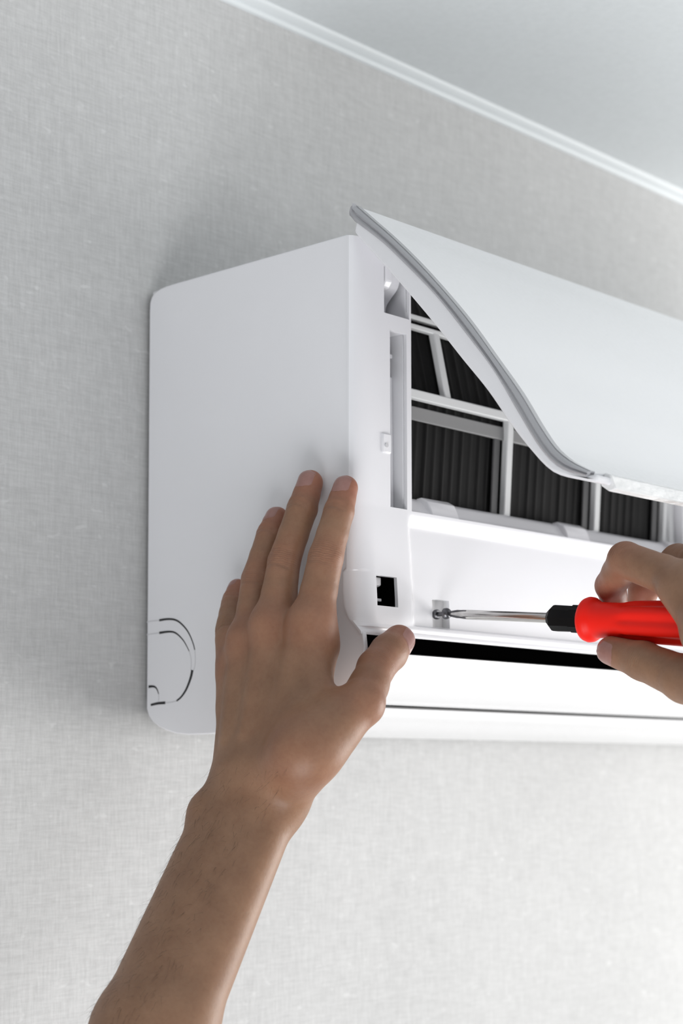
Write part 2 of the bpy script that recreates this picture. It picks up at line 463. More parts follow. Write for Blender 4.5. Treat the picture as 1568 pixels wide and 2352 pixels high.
# ---- lower air outlet
lv = resample([(-0.1762, 0.0440), (-0.1735, 0.0372), (-0.1660, 0.0315), (-0.1500, 0.0256), (-0.1330, 0.0212), (-0.1160, 0.0186)], 26)
part_prism('louver', thick(lv, 0.0022), 0.006, W - 0.006, 'gloss_white', AC)
bt = resample([(-0.1130, 0.0168), (-0.1090, 0.0130), (-0.0950, 0.0095), (-0.0700, 0.0042), (-0.0390, 0.0010), (-0.0265, 0.0022), (-0.0185, 0.0042), (-0.0122, 0.0064), (-0.0066, 0.0095), (-0.0030, 0.0130), (-0.0008, 0.0172)], 40)
part_prism('bottom_panel', thick(bt, 0.0022), 0.003, W - 0.003, 'gloss_white', AC)
part_boxes('outlet_interior', [(0.004, W - 0.004, -0.1560, -0.1540, 0.0330, 0.0700), (0.004, W - 0.004, -0.1250, -0.1040, 0.0240, 0.0260)], 'dark', AC)

# ---- air filters
amp_ = [random.uniform(0.25, 1.0) for _ in range(97)]
FZ = [0.1300, 0.1385, 0.2015, 0.2550, 0.2760]
FY = [-0.1545, -0.1550, -0.1590, -0.1470, -0.1390]
def fy(z): return float(np.interp(z, FZ, FY))
def filter_unit(x0, x1, vlow, vup):
    f = empty('air_filter'); f.parent = AC
    # corrugated dark mesh
    nx = int((x1 - x0) / 0.0011); zz = [0.1300, 0.1340, 0.1385, 0.145, 0.155, 0.17, 0.185, 0.1950, 0.2015, 0.2080, 0.22, 0.235, 0.2477, 0.26, 0.2760]
    bm = bmesh.new(); g = {}
    for i in range(nx + 1):
        x = x0 + (x1 - x0) * i / nx
        for j, z in enumerate(zz):
            ph = x / 0.0086 + 0.30 * math.sin(z * 55) * (0.2 - max(0, z - 0.16))
            w = (0.5 + 0.5 * math.cos(2 * math.pi * ph)) ** 5
            g[i, j] = bm.verts.new((x, fy(z) + 0.0040 - 0.0011 * w * amp_[int(x / 0.0086 + 0.5) % 97], z))
    for i in range(nx):
        for j in range(len(zz) - 1):
            bm.faces.new((g[i, j], g[i + 1, j], g[i + 1, j + 1], g[i, j + 1]))
    link('filter_mesh', from_bm(bm), 'mesh', f, angle=None)
    def hbar(z, hgt, proud, mat, name, dy=0.0):
        y = fy(z) + dy
        part_boxes(name, [(x0, x1, y - proud, y + 0.003, z - hgt / 2, z + hgt / 2)], mat, f, bev=0.0007)
    def vbar(x, wd, z0, z1, proud, mat, name, dy=0.0):
        poly = []
        zl = [z for z in (z0, 0.2015, z1) if z0 <= z <= z1]
        poly = [(fy(z) - proud + dy, z) for z in zl] + [(fy(z) + 0.003 + dy, z) for z in zl[::-1]]
        part_prism(name, poly, x - wd / 2, x + wd / 2, mat, f, bev=0.0007)
    hbar(0.2010, 0.0056, 0.0018, 'bar', 'filter_bar')
    hbar(0.2455, 0.0030, 0.0018, 'bar', 'filter_bar')
    hbar(0.2520, 0.0030, 0.0014, 'bar', 'filter_bar')
    for x in vlow: vbar(x, 0.0062, 0.136, 0.2000, 0.0016, 'bar', 'filter_bar')
    for x in vup: vbar(x, 0.0055, 0.2020, 0.2450, 0.0016, 'bar', 'filter_bar')
    # grey inner frame behind the bars
    hbar(0.1905, 0.0085, -0.0015, 'greybar', 'inner_strip')
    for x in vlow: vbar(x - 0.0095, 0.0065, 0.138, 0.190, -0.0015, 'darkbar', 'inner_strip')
    for xe in (x0, x1 - 0.006):
        part_boxes('filter_edge', [(xe, xe + 0.006, fy(0.2) - 0.0005, fy(0.2) + 0.006, 0.130, 0.2700)], 'bar', f, bev=0.0008)
    return f
filter_unit(0.0485, 0.352, [0.1622, 0.2601, 0.3440], [0.1004, 0.2004, 0.3004])
filter_unit(0.372, W - 0.0485, [0.470, 0.570, 0.670], [0.42, 0.52, 0.62, 0.70])
part_boxes('filter_divider', [(0.3535, 0.3705, -0.1660, -0.1500, 0.1290, 0.2740)], 'white', AC, bev=0.001)

# ledge under the filters
lp = [(-0.1735, 0.1268), (-0.1700, 0.1252), (-0.1530, 0.1252), (-0.1530, 0.1380), (-0.1580, 0.1385), (-0.1620, 0.1375), (-0.1655, 0.1350), (-0.1690, 0.1300)]
ld = part_prism('filter_ledge', lp, 0.048, W - 0.048, 'white', AC)
lt = [(-0.1600, 0.1385), (-0.1640, 0.1388), (-0.1690, 0.1360), (-0.1715, 0.1310), (-0.1730, 0.1270), (-0.1600, 0.1270)]
part_prism('ledge_tab', lt, 0.0700, 0.0950, 'white', ld, bev=0.0006)
for x in (0.205, 0.33, 0.45, 0.60):
    part_prism('ledge_tab', lt, x, x + 0.0250, 'white', ld, bev=0.0006)
part_boxes('cavity_back', [(0.048, W - 0.048, -0.1180, -0.1160, 0.1200, 0.2760)], 'dark', AC)

# ---- front lid, swung up
LID = empty('front_lid'); LID.parent = AC
NP = 48
LO, LM, LI = resample(LID_OUT, NP), resample(LID_MID, NP), resample(LID_IN, NP)
def rounded_lid(name, poly, x0, x1, mat, bev):
    o = part_prism(name, poly, x0, x1, mat, LID)
    bevel_mod(o, bev, 3, 40)
    return o
def lid_skin():
    inner = 0.30 * LO + 0.70 * LM
    bm = bmesh.new(); rows = []
    arc = np.concatenate([[0], np.cumsum(np.linalg.norm(np.diff(LO, axis=0), axis=1))])
    ts = np.concatenate([np.linspace(0, 0.007, 12), np.linspace(0.010, arc[-1], 44)])
    for s_ in ts:
        o_ = np.array([np.interp(s_, arc, LO[:, k]) for k in (0, 1)]); i_ = np.array([np.interp(s_, arc, inner[:, k]) for k in (0, 1)])
        r_ = 0.0065
        cut = r_ - math.sqrt(max(0.0, r_ * r_ - (r_ - min(s_, r_)) ** 2))
        a_, b_ = 0.0012 + cut, W - 0.0012 - cut
        xs_ = [a_, a_ + 0.004, b_ - 0.004, b_]
        rows.append([bm.verts.new((x, *o_)) for x in xs_] + [bm.verts.new((x, *i_)) for x in xs_[::-1]])
    for p, q in zip(rows, rows[1:]):
        n_ = len(p)
        for i in range(n_): bm.faces.new((p[i], p[(i + 1) % n_], q[(i + 1) % n_], q[i]))
    bm.faces.new(rows[0]); bm.faces.new(rows[-1])
    o = link('lid_skin', from_bm(bm), 'lid_white', LID)
    bevel_mod(o, 0.0009, 3, 40)
lid_skin()
body_poly = [tuple(v) for v in (0.3 * LO + 0.7 * LM)[1:]] + [(-0.3362, 0.1235)] + [tuple(v) for v in LI[::-1]] + [(-0.1740, 0.2800)]
rounded_lid('lid_inner_frame', body_poly, 0.0004, W - 0.0004, 'white', 0.0016)
def trim_strip(x_face, sgn):
    rows = [(-0.02, 0.0012), (0.06, 0.0012), (0.14, -0.0004), (0.34, -0.0014), (0.52, -0.0002), (0.70, -0.0012), (0.92, -0.0005), (1.0, 0.0006)]
    bm = bmesh.new(); R_ = []
    up = np.array([-0.4, 1.0]); up /= np.linalg.norm(up)
    for k in range(-4, NP):
        row = []
        for f, dx in rows:
            if k >= 0:
                p = LO[k] * (1 - f) + LM[k] * f
            else:
                p = LO[0] * (1 - f) + LM[0] * f + up * 0.0030 * math.sin(math.pi * min(max(f, 0), 1)) ** 0.7 * (-k / 4.0) + (LO[0] - LO[2]) * 0.1 * (-k / 4)
            row.append(bm.verts.new((x_face + sgn * dx, p[0], p[1])))
        for f, dx in (rows[-1], rows[0]):
            p = (LO[max(k, 0)] * (1 - f) + LM[max(k, 0)] * f) if k >= 0 else np.array(row[-1 if f == rows[-1][0] else 0].co[1:3])
            row.append(bm.verts.new((x_face + sgn * 0.005, p[0], p[1])))
        R_.append(row)
    for a, c_ in zip(R_, R_[1:]):
        n_ = len(a)
        for i in range(n_):
            bm.faces.new((a[i], a[(i + 1) % n_], c_[(i + 1) % n_], c_[i]))
    bm.faces.new(R_[0]); bm.faces.new(R_[-1])
    return link('edge_trim', from_bm(bm), 'trim', LID, angle=60)
trim_strip(0.0, 1); trim_strip(W, -1)
# glossy grip strip along the lower lid edge
gp = [(-0.3325, 0.1262), (-0.3364, 0.1246), (-0.3392, 0.1172), (-0.3350, 0.1164), (-0.3300, 0.1200)]
m2, nt, b = new_mat('ribbed_gloss'); M['grip'] = m2
n = noise(nt, 1.0, 3, 0.5, mapscale=(70, 200, 200))
nt.links.new(ramp(nt, n.outputs['Fac'], [(0.3, (0.82, 0.82, 0.82)), (0.7, (0.88, 0.88, 0.88))]).outputs[0], b.inputs['Base Color'])
b.inputs['Roughness'].default_value = 0.12
bump(nt, b, n.outputs['Fac'], 0.5, 0.003)
part_prism('lid_grip_strip', gp, 0.0125, W - 0.0125, 'grip', LID, bev=0.0007)

# ------------------------------------------------------------------ loose screw
SCR = empty('screw', (XS, -0.1790, ZS))
tag(SCR, 'small dark steel screw half out of its white recess', 'screw')
so = (XS, -0.1790, ZS)
lathe([(-0.0074, 0.0012), (0.0020, 0.0013), (0.0060, 0.0013)], so, (0, -1, 0), 'dark_steel', 'shank', SCR, seg=20, off=so)
lathe([(-0.0030, 0.0026), (-0.0022, 0.0029), (-0.0008, 0.0029), (-0.0002, 0.0024)], so, (0, -1, 0), 'dark_steel', 'washer', SCR, seg=28, off=so)
lathe([(0.0042, 0.0024), (0.0048, 0.0033), (0.0062, 0.0033), (0.0074, 0.0027), (0.0080, 0.0014)], so, (0, -1, 0), 'dark_steel', 'screw_head', SCR, seg=28, off=so)

# ------------------------------------------------------------------ screwdriver
T0 = np.array((XS, -0.1866, ZS - 0.0002))
T1 = np.array((0.06775, -0.34219, 0.05364))
AXD = (T1 - T0) / np.linalg.norm(T1 - T0)
DR = empty('screwdriver', tuple(T0))
tag(DR, 'screwdriver with red handle, black collar and steel shaft, set on the screw', 'screwdriver')
s1, s2, s3 = 0.0715, 0.0905, 0.108
def dr(profile, mat, name, **k): return lathe(profile, T0, AXD, mat, name, DR, off=T0, **k)
sh = dr([(0.0, 0.0008), (0.002, 0.0012), (0.006, 0.0020), (0.0105, 0.0027), (0.013, 0.0028), (s1 + 0.002, 0.0028)], 'steel', 'shaft', seg=40, lobes=4, amp=0.0)
# cross-point flutes
bm = bmesh.new()
u_ = np.cross(AXD, (0, 0, 1.0)); u_ /= np.linalg.norm(u_); w_ = np.cross(u_, AXD)
for k in range(4):
    a = math.pi / 4 + k * math.pi / 2
    rd = u_ * math.cos(a) + w_ * math.sin(a); tn = -u_ * math.sin(a) + w_ * math.cos(a)
    pts = [AXD * 0.0 + rd * 0.0006, AXD * 0.0015 + rd * 0.0018, AXD * 0.0075 + rd * 0.0030, AXD * 0.014 + rd * 0.0029, AXD * 0.014]
    A_ = [bm.verts.new(p + tn * 0.0004) for p in pts]; B_ = [bm.verts.new(p - tn * 0.0004) for p in pts]
    bm.faces.new(A_); bm.faces.new(B_[::-1])
    for i in range(5): bm.faces.new((A_[i], B_[i], B_[(i + 1) % 5], A_[(i + 1) % 5]))
link('tip_flutes', from_bm(bm), 'dark_steel', sh)
dr([(s1 - 0.0002, 0.0032), (s1 + 0.0003, 0.0045), (s1 + 0.0035, 0.0072), (s1 + 0.0048, 0.0075), (s1 + 0.0165, 0.0073), (s1 + 0.0168, 0.0079), (s1 + 0.0255, 0.0079)], 'black', 'collar', seg=10, angle=20)
hp = [(s2 + 0.0050, 0.0070), (s2 + 0.0052, 0.0104), (s2 + 0.0062, 0.0117), (s2 + 0.0080, 0.0123), (s2 + 0.0098, 0.0121), (s2 + 0.0112, 0.0113), (s2 + 0.0122, 0.0103), (s2 + 0.0140, 0.0098), (s2 + 0.0170, 0.0096),
      (s2 + 0.026, 0.0096), (s2 + 0.0300, 0.0098), (s2 + 0.0325, 0.0104), (s2 + 0.036, 0.0109), (s2 + 0.044, 0.0113), (s2 + 0.075, 0.0121), (s2 + 0.088, 0.0120), (s2 + 0.094, 0.0108), (s2 + 0.098, 0.0080), (s2 + 0.099, 0.004)]
hn = dr(hp, 'red', 'handle', seg=72, lobes=6, amp=0.17, lobe_from=11, angle=60)
bevel_mod(hn, 0.0001, 1, 60)

# ------------------------------------------------------------------ person: two bare arms, grown as implicit surfaces
class Field:
    """smooth union of tapered capsules sampled on a grid, then meshed by surface nets"""
    def __init__(self, lo, hi, h):
        self.lo = np.array(lo, float); self.h = h
        self.n = np.ceil((np.array(hi) - self.lo) / h).astype(int) + 1
        self.F = np.full(self.n, 0.05, np.float32)
    def box(self, a, b_, pad):
        l = np.minimum(a, b_) - pad; u = np.maximum(a, b_) + pad
        i0 = np.clip(np.floor((l - self.lo) / self.h).astype(int), 0, self.n - 1)
        i1 = np.clip(np.ceil((u - self.lo) / self.h).astype(int) + 1, 1, self.n)
        sl = tuple(slice(p, q) for p, q in zip(i0, i1))
        ax = [(self.lo[k] + self.h * np.arange(i0[k], i1[k])).astype(np.float32) for k in range(3)]
        return sl, ax
    def cone(self, a, b_, ra, rb, k=0.004, flat=None):
        """flat=(dir, factor): squash the section along dir"""
        a = np.array(a, float); b_ = np.array(b_, float)
        pad = max(ra, rb) + 2 * k + 0.004
        sl, ax = self.box(a, b_, pad)
        X, Y, Z = ax[0][:, None, None], ax[1][None, :, None], ax[2][None, None, :]
        d = b_ - a; L2 = float(d @ d)
        px, py, pz = X - np.float32(a[0]), Y - np.float32(a[1]), Z - np.float32(a[2])
        t = np.clip((px * np.float32(d[0]) + py * np.float32(d[1]) + pz * np.float32(d[2])) / np.float32(max(L2, 1e-12)), 0, 1)
        qx, qy, qz = px - t * np.float32(d[0]), py - t * np.float32(d[1]), pz - t * np.float32(d[2])
        if flat is None:
            dist = np.sqrt(qx * qx + qy * qy + qz * qz)
        else:
            n_ = np.array(flat[0], float); n_ /= np.linalg.norm(n_)
            c_ = qx * np.float32(n_[0]) + qy * np.float32(n_[1]) + qz * np.float32(n_[2])
            dist = np.sqrt(np.maximum(qx * qx + qy * qy + qz * qz - c_ * c_, 0) + (c_ / np.float32(flat[1])) ** 2)
        # ease the radius along the bone so that joints stay round
        r = np.float32(ra) + (np.float32(rb) - np.float32(ra)) * t
        s = dist - r
        F = self.F[sl]
        hh = np.clip(0.5 + 0.5 * (F - s) / np.float32(k), 0, 1)
        self.F[sl] = F * (1 - hh) + s * hh - np.float32(k) * hh * (1 - hh)
    def carve(self, a, b_, r, k=0.002):
        a = np.array(a, float); b_ = np.array(b_, float)
        sl, ax = self.box(a, b_, r + 2 * k + 0.003)
        X, Y, Z = ax[0][:, None, None], ax[1][None, :, None], ax[2][None, None, :]
        d = b_ - a; L2 = max(float(d @ d), 1e-12)
        px, py, pz = X - a[0], Y - a[1], Z - a[2]
        t = np.clip((px * d[0] + py * d[1] + pz * d[2]) / L2, 0, 1)
        s = -(np.sqrt((px - t * d[0]) ** 2 + (py - t * d[1]) ** 2 + (pz - t * d[2]) ** 2) - r)
        F = self.F[sl]
        hh = np.clip(0.5 - 0.5 * (F - s) / k, 0, 1)
        self.F[sl] = (F * (1 - hh) + s * hh + k * hh * (1 - hh)).astype(np.float32)
    def mesh(self, smooth=3):
        F = self.F; n = self.n
        neg = F < 0
        c = np.zeros(tuple(n - 1), np.uint8)
        for i in (0, 1):
            for j in (0, 1):
                for k in (0, 1):
                    c += neg[i:n[0] - 1 + i, j:n[1] - 1 + j, k:n[2] - 1 + k]
        act = (c > 0) & (c < 8)
        cells = np.argwhere(act)
        idx = np.full(tuple(n - 1), -1, np.int32)
        idx[tuple(cells.T)] = np.arange(len(cells))
        corner = {}
        for i in (0, 1):
            for j in (0, 1):
                for k in (0, 1):
                    corner[i, j, k] = F[cells[:, 0] + i, cells[:, 1] + j, cells[:, 2] + k]
        acc = np.zeros((len(cells), 3)); cnt = np.zeros(len(cells))
        for axis in range(3):
            for u in (0, 1):
                for v in (0, 1):
                    o0 = [0, 0, 0]; o1 = [0, 0, 0]
                    oth = [q for q in range(3) if q != axis]
                    o0[oth[0]] = o1[oth[0]] = u; o0[oth[1]] = o1[oth[1]] = v; o1[axis] = 1
                    a = corner[tuple(o0)]; b_ = corner[tuple(o1)]
                    m_ = (a < 0) != (b_ < 0)
                    t = a[m_] / (a[m_] - b_[m_])
                    p = np.tile(np.array(o0, float), (m_.sum(), 1)); p[:, axis] = t
                    acc[m_] += p; cnt[m_] += 1
        V = self.lo + self.h * (cells + acc / cnt[:, None])
        quads = []
        for axis in range(3):
            oth = [q for q in range(3) if q != axis]
            s0 = [slice(1, n[q] - 1) for q in range(3)]; s1 = list(s0)
            s0[axis] = slice(0, n[axis] - 1); s1[axis] = slice(1, n[axis])
            a = neg[tuple(s0)]; b_ = neg[tuple(s1)]
            e = np.argwhere(a != b_)
            inside = a[tuple(e.T)]
            off = np.array([1, 1, 1]); off[axis] = 0
            g = e + off
            def at(du, dv):
                q = g.copy(); q[:, oth[0]] -= du; q[:, oth[1]] -= dv
                return idx[tuple(q.T)]
            Q = np.stack([at(1, 1), at(0, 1), at(0, 0), at(1, 0)], 1)
            flip = inside if axis != 1 else ~inside
            Q[~flip] = Q[~flip][:, ::-1]
            quads.append(Q)
        Q = np.vstack(quads)
        # light Laplacian smoothing
        for _ in range(smooth):
            A = np.zeros_like(V); N = np.zeros(len(V))
            for k in range(4):
                np.add.at(A, Q[:, k], V[Q[:, (k + 1) % 4]]); np.add.at(A, Q[:, k], V[Q[:, (k + 3) % 4]])
                np.add.at(N, Q[:, k], 2)
            V = 0.45 * V + 0.55 * A / N[:, None]
        return V, Q

def np_mesh(V, Q, off):
    me = bpy.data.meshes.new('m')
    V = V - np.array(off)
    me.vertices.add(len(V)); me.vertices.foreach_set('co', V.astype(np.float32).ravel())
    me.loops.add(Q.size); me.loops.foreach_set('vertex_index', Q.astype(np.int32).ravel())
    me.polygons.add(len(Q)); me.polygons.foreach_set('loop_start', np.arange(0, Q.size, 4, dtype=np.int32))
    me.update(calc_edges=True)
    me.validate()
    return me

def flush_attr(me, V, spots):
    f = np.zeros(len(V))
    for p, r, amt in spots:
        f = np.maximum(f, amt * np.exp(-((V - np.array(p)) ** 2).sum(1) / (2 * r * r)))
    a = me.attributes.new('flush', 'FLOAT', 'POINT')
    a.data.foreach_set('value', f.astype(np.float32))

def crease_attr(me, V, joints):
    al = np.zeros(len(V)); mk = np.zeros(len(V))
    for p, ax, dn, ra in joints:
        d = V - np.array(p); t = d @ ax; q = d - t[:, None] * ax
        w = np.exp(-(t / (0.55 * ra)) ** 2) * np.clip((q @ dn) / ra, 0, 1) * (np.linalg.norm(q, axis=1) < 1.35 * ra)
        m_ = w > mk
        al[m_] = t[m_]; mk[m_] = w[m_]
    for n_, v in (('joint_along', al), ('joint_mask', mk)):
        a = me.attributes.new(n_, 'FLOAT', 'POINT'); a.data.foreach_set('value', v.astype(np.float32))

def joint_list(H, dn0, dnt):
    J = []
    for k in ('index', 'middle', 'ring', 'pinky', 'thumb'):
        p = [np.array(q) for q in H[k]]
        for ji in ((1, 2) if k != 'thumb' else (2,)):
            ax = unit(p[ji + 1] - p[ji - 1]); dn = np.array(dn0 if k != 'thumb' else dnt, float); dn = unit(dn - ax * (dn @ ax))
            J.append((p[ji], ax, dn, RAD[k][ji] * (1.0 if ji == 1 or k == 'thumb' else 0.6)))
    return J

def unit(v): v = np.array(v, float); return v / np.linalg.norm(v)
def lerp(a, b_, t): return np.array(a) * (1 - t) + np.array(b_) * t

def add_nail(bvh, off, tip, prev, normal, width, length, fwd, parent):
    """thin curved plate draped over the dorsal side of a fingertip"""
    ax = unit(np.array(tip) - np.array(prev)); n_ = np.array(normal, float); n_ = unit(n_ - ax * (n_ @ ax)); sd = np.cross(ax, n_)
    NU, NV = 9, 11
    P = {}
    for i in range(NU):
        for j in range(NV):
            u = -1 + 2 * i / (NU - 1); v = j / (NV - 1)
            # rounded outline
            wv = width / 2 * (1.0 if 0.25 < v < 0.75 else math.sqrt(max(0.0, 1 - ((abs(v - 0.5) - 0.25) / 0.25) ** 2)) * 0.75 + 0.25)
            q = np.array(tip) + ax * (fwd - length * (1 - v)) + sd * u * wv
            o_ = Vector(q + n_ * 0.03 - np.array(off))
            hit = bvh.ray_cast(o_, Vector(-n_), 0.06)
            if hit[0] is None: p = np.array(q)
            else: p = np.array(hit[0]) + np.array(off)
            lift = 0.00035 * (1 - 0.9 * max(abs(u) ** 4, (2 * abs(v - 0.5)) ** 6)) + 0.00005
            P[i, j] = p + n_ * lift
    bm = bmesh.new(); G = {k: bm.verts.new(p - np.array(off)) for k, p in P.items()}
    for i in range(NU - 1):
        for j in range(NV - 1):
            bm.faces.new((G[i, j], G[i + 1, j], G[i + 1, j + 1], G[i, j + 1]))
    return link('fingernail', from_bm(bm), 'nail', parent, angle=None)

PB = (-0.16, -0.20, -0.26)
PERSON = empty('person', PB)
tag(PERSON, 'person with bare arms, one palm pressed on the air conditioner, other hand turning the screwdriver', 'person')

# ---- left arm
LH = {'index': [(-0.03, -0.17124, 0.05686), (-0.0235, -0.17542, 0.09382), (-0.0145, -0.17671, 0.11972), (-0.0085, -0.17603, 0.13352)],
      'middle': [(-0.034, -0.14656, 0.05686), (-0.0255, -0.14538, 0.09378), (-0.0155, -0.14971, 0.12413), (-0.0085, -0.149, 0.13954)],
      'ring': [(-0.03300, -0.12703, 0.04955), (-0.02500, -0.12349, 0.08580), (-0.01450, -0.12355, 0.11202), (-0.00850, -0.12275, 0.12198)],
      'pinky': [(-0.03000, -0.11556, 0.03634), (-0.02500, -0.10122, 0.06006), (-0.01450, -0.09328, 0.07583), (-0.00750, -0.08989, 0.08396)],
      'thumb': [(-0.05800, -0.19021, -0.01401), (-0.02836, -0.20600, 0.01332), (-0.00752, -0.19750, 0.03342), (0.01946, -0.19050, 0.05014)]}
RAD = {'index': (0.0112, 0.0096, 0.0084, 0.0070), 'middle': (0.0114, 0.0091, 0.0086, 0.0073), 'ring': (0.0110, 0.0089, 0.0080, 0.0068),
       'pinky': (0.0092, 0.0080, 0.0070, 0.0060), 'thumb': (0.0150, 0.0118, 0.0102, 0.0088)}
WR = np.array((-0.05, -0.1497, -0.02415))
ULNA, RADI = np.array((-0.06236, -0.13128, -0.04567)), np.array((-0.04824, -0.16324, -0.03941))
FU, FR = np.array((-0.12599, -0.13764, -0.14968)), np.array((-0.11820, -0.16381, -0.14797))
EU, ER = FU + (FU - ULNA) * 1.0, FR + (FR - RADI) * 1.0

def build_left(h):
    f = Field((-0.245, -0.245, -0.30), (0.045, -0.06, 0.165), h)
    for k in ('index', 'middle', 'ring', 'pinky'):
        p, r = [np.array(q) for q in LH[k]], RAD[k]
        f2 = f
        for i in range(3):
            mid = lerp(p[i], p[i + 1], 0.5)
            rm = (r[i] + r[i + 1]) / 2 * (0.955 if i else 0.97)
            f2.cone(p[i], mid, r[i], rm, 0.0012); f2.cone(mid, p[i + 1], rm, r[i + 1], 0.0012)
    # metacarpals and palm
    base = {'index': WR + (0.002, -0.017, 0.004), 'middle': WR + (-0.004, -0.004, 0.003), 'ring': WR + (-0.004, 0.009, 0.001), 'pinky': WR + (0.0, 0.0145, -0.004)}
    for k in base:
        f.cone(LH[k][0], base[k], RAD[k][0] * 0.97, 0.0130, 0.010)
    f.cone(lerp(LH['pinky'][0], LH['pinky'][1], 0.6), lerp(LH['pinky'][0], base['pinky'], 0.35), 0.0078, 0.0105, 0.010)
    palm_in = np.array((0.010, 0.0, 0.0))
    f.cone(np.array(LH['index'][0]) + palm_in * 0.7 + (0, .004, -.012), WR + palm_in * 0.5, 0.013, 0.016, 0.010)
    f.cone(np.array(LH['ring'][0]) + palm_in * 0.6 + (0, .0, -.010), WR + palm_in * 0.5, 0.013, 0.016, 0.010)
    # thumb
    t, r = [np.array(q) for q in LH['thumb']], RAD['thumb']
    f.cone(WR + (0.0, -0.018, 0.0), t[0], 0.015, 0.0148, 0.012)
    f.cone(t[0], t[1], 0.0150, r[1] * 1.04, 0.010)
    f.cone(lerp(t[0], t[1], 0.25), RADI, 0.0142, 0.0122, 0.014)
    f.cone(t[1], lerp(t[1], t[2], .5), r[1] * 1.0, 0.0103, 0.003); f.cone(lerp(t[1], t[2], .5), t[2], 0.0103, r[2], 0.003)
    f.cone(t[2], lerp(t[2], t[3], .55), r[2], 0.0104, 0.002); f.cone(lerp(t[2], t[3], .55), t[3], 0.0104, r[3], 0.002)
    # web between thumb and index
    f.cone(lerp(t[0], t[1], 0.55), lerp(LH['index'][0], WR, 0.30) + (0.004, -0.004, 0), 0.0085, 0.0095, 0.012)
    f.cone(lerp(t[0], t[1], 0.15), lerp(LH['index'][0], WR, 0.55) + (0.004, -0.004, 0), 0.012, 0.012, 0.012)
    # wrist and forearm
    f.cone(WR + (0, 0.010, -0.004), ULNA, 0.0145, 0.0125, 0.010); f.cone(WR + (0, -0.012, -0.002), RADI, 0.0155, 0.0128, 0.010)
    f.cone(WR, (ULNA + RADI) / 2, 0.018, 0.0160, 0.010)
    f.cone(ULNA, FU, 0.0125, 0.0182, 0.010); f.cone(RADI, FR, 0.0128, 0.0187, 0.010)
    f.cone((ULNA + RADI) / 2, (FU + FR) / 2, 0.0165, 0.0225, 0.010)
    f.cone(FU, EU, 0.0182, 0.0245, 0.010); f.cone(FR, ER, 0.0187, 0.0250, 0.010); f.cone((FU + FR) / 2, (EU + ER) / 2, 0.0225, 0.0280, 0.010)
    f.cone(ULNA + (-0.003, 0.0020, 0.001), ULNA + (-0.003, 0.0020, -0.003), 0.0112, 0.0112, 0.005)
    # knuckle bulges, tendons
    for k in ('index', 'middle', 'ring', 'pinky'):
        m_ = np.array(LH[k][0]); f.cone(m_ + (-0.0040, 0, 0.001), m_ + (-0.0040, 0, -0.003), RAD[k][0] * 0.86, RAD[k][0] * 0.86, 0.006)
        f.cone(m_ + (-0.0078, 0, -0.006), lerp(m_, base[k], 0.75) + (-0.0100, 0, 0), 0.0046, 0.0036, 0.0055)
    # creases over the finger joints
    for k in ('index', 'middle', 'ring', 'pinky'):
        for ji, offs, dep in ((1, (-0.0046, -0.0020, 0.0004, 0.0026, 0.0046), 0.00055), (2, (-0.0012, 0.0012), 0.0004)):
            p = [np.array(q) for q in LH[k]]
            axd = unit(p[ji + 1] - p[ji - 1]); dn = np.array((-1.0, -0.25, 0.0)); dn = unit(dn - axd * (dn @ axd)); sd = np.cross(axd, dn)
            rr = RAD[k][ji]
            for o_ in offs:
                arc = [p[ji] + axd * (o_ + 0.0006 * math.cos(3 * a)) + (dn * math.cos(a) + sd * math.sin(a)) * (rr + 0.0003) for a in np.linspace(-0.85, 0.85, 7)]
                for a_, b_ in zip(arc, arc[1:]): f.carve(a_, b_, 0.0006 + dep * 0.6, 0.0009)
    axd = unit(t[3] - t[1]); dn = np.array((-0.75, -0.6, -0.25)); dn = unit(dn - axd * (dn @ axd)); sd = np.cross(axd, dn)
    for o_ in (-0.003, -0.0005, 0.002):
        arc = [t[2] + axd * o_ + (dn * math.cos(a) + sd * math.sin(a)) * 0.0119 for a in np.linspace(-0.8, 0.8, 7)]
        for a_, b_ in zip(arc, arc[1:]): f.carve(a_, b_, 0.0008, 0.0008)
    return f.mesh(2)

V, Q = build_left(0.00085)
me = np_mesh(V, Q, PB)
flush_attr(me, V, [(LH[k][1], 0.010, 0.30) for k in ('index', 'middle', 'ring')] + [(LH[k][3], 0.011, 0.65) for k in ('index', 'middle', 'ring', 'pinky', 'thumb')] +
           [(LH[k][0], 0.013, 0.40) for k in ('index', 'middle', 'ring', 'pinky')] + [(LH['thumb'][2], 0.012, 0.35), (LH['thumb'][1], 0.012, 0.35), (LH['thumb'][0], 0.014, 0.35)])
crease_attr(me, V, joint_list(LH, (-1.0, -0.25, 0.0), (-0.75, -0.6, -0.25)))
LARM = link('arm', me, 'skin', PERSON, angle=None)
LARM['label'] = 'left forearm and hand pressed against the side panel'
bvh = BVHTree.FromPolygons([Vector(v) for v in (V - np.array(PB))], [tuple(int(i) for i in q) for q in Q])
for k, wd, ln, dn in (('index', 0.0108, 0.0118, (-1, -0.25, 0.15)), ('middle', 0.0112, 0.0124, (-1, -0.15, 0.15)), ('ring', 0.0100, 0.0110, (-1, 0.1, 0.15)), ('pinky', 0.0082, 0.0090, (-1, 0.2, 0.15))):
    add_nail(bvh, PB, LH[k][3], LH[k][2], dn, wd, ln, 0.0052, LARM)
add_nail(bvh, PB, LH['thumb'][3], LH['thumb'][2], (0.05, -1.0, -0.12), 0.0135, 0.0145, 0.0050, LARM)

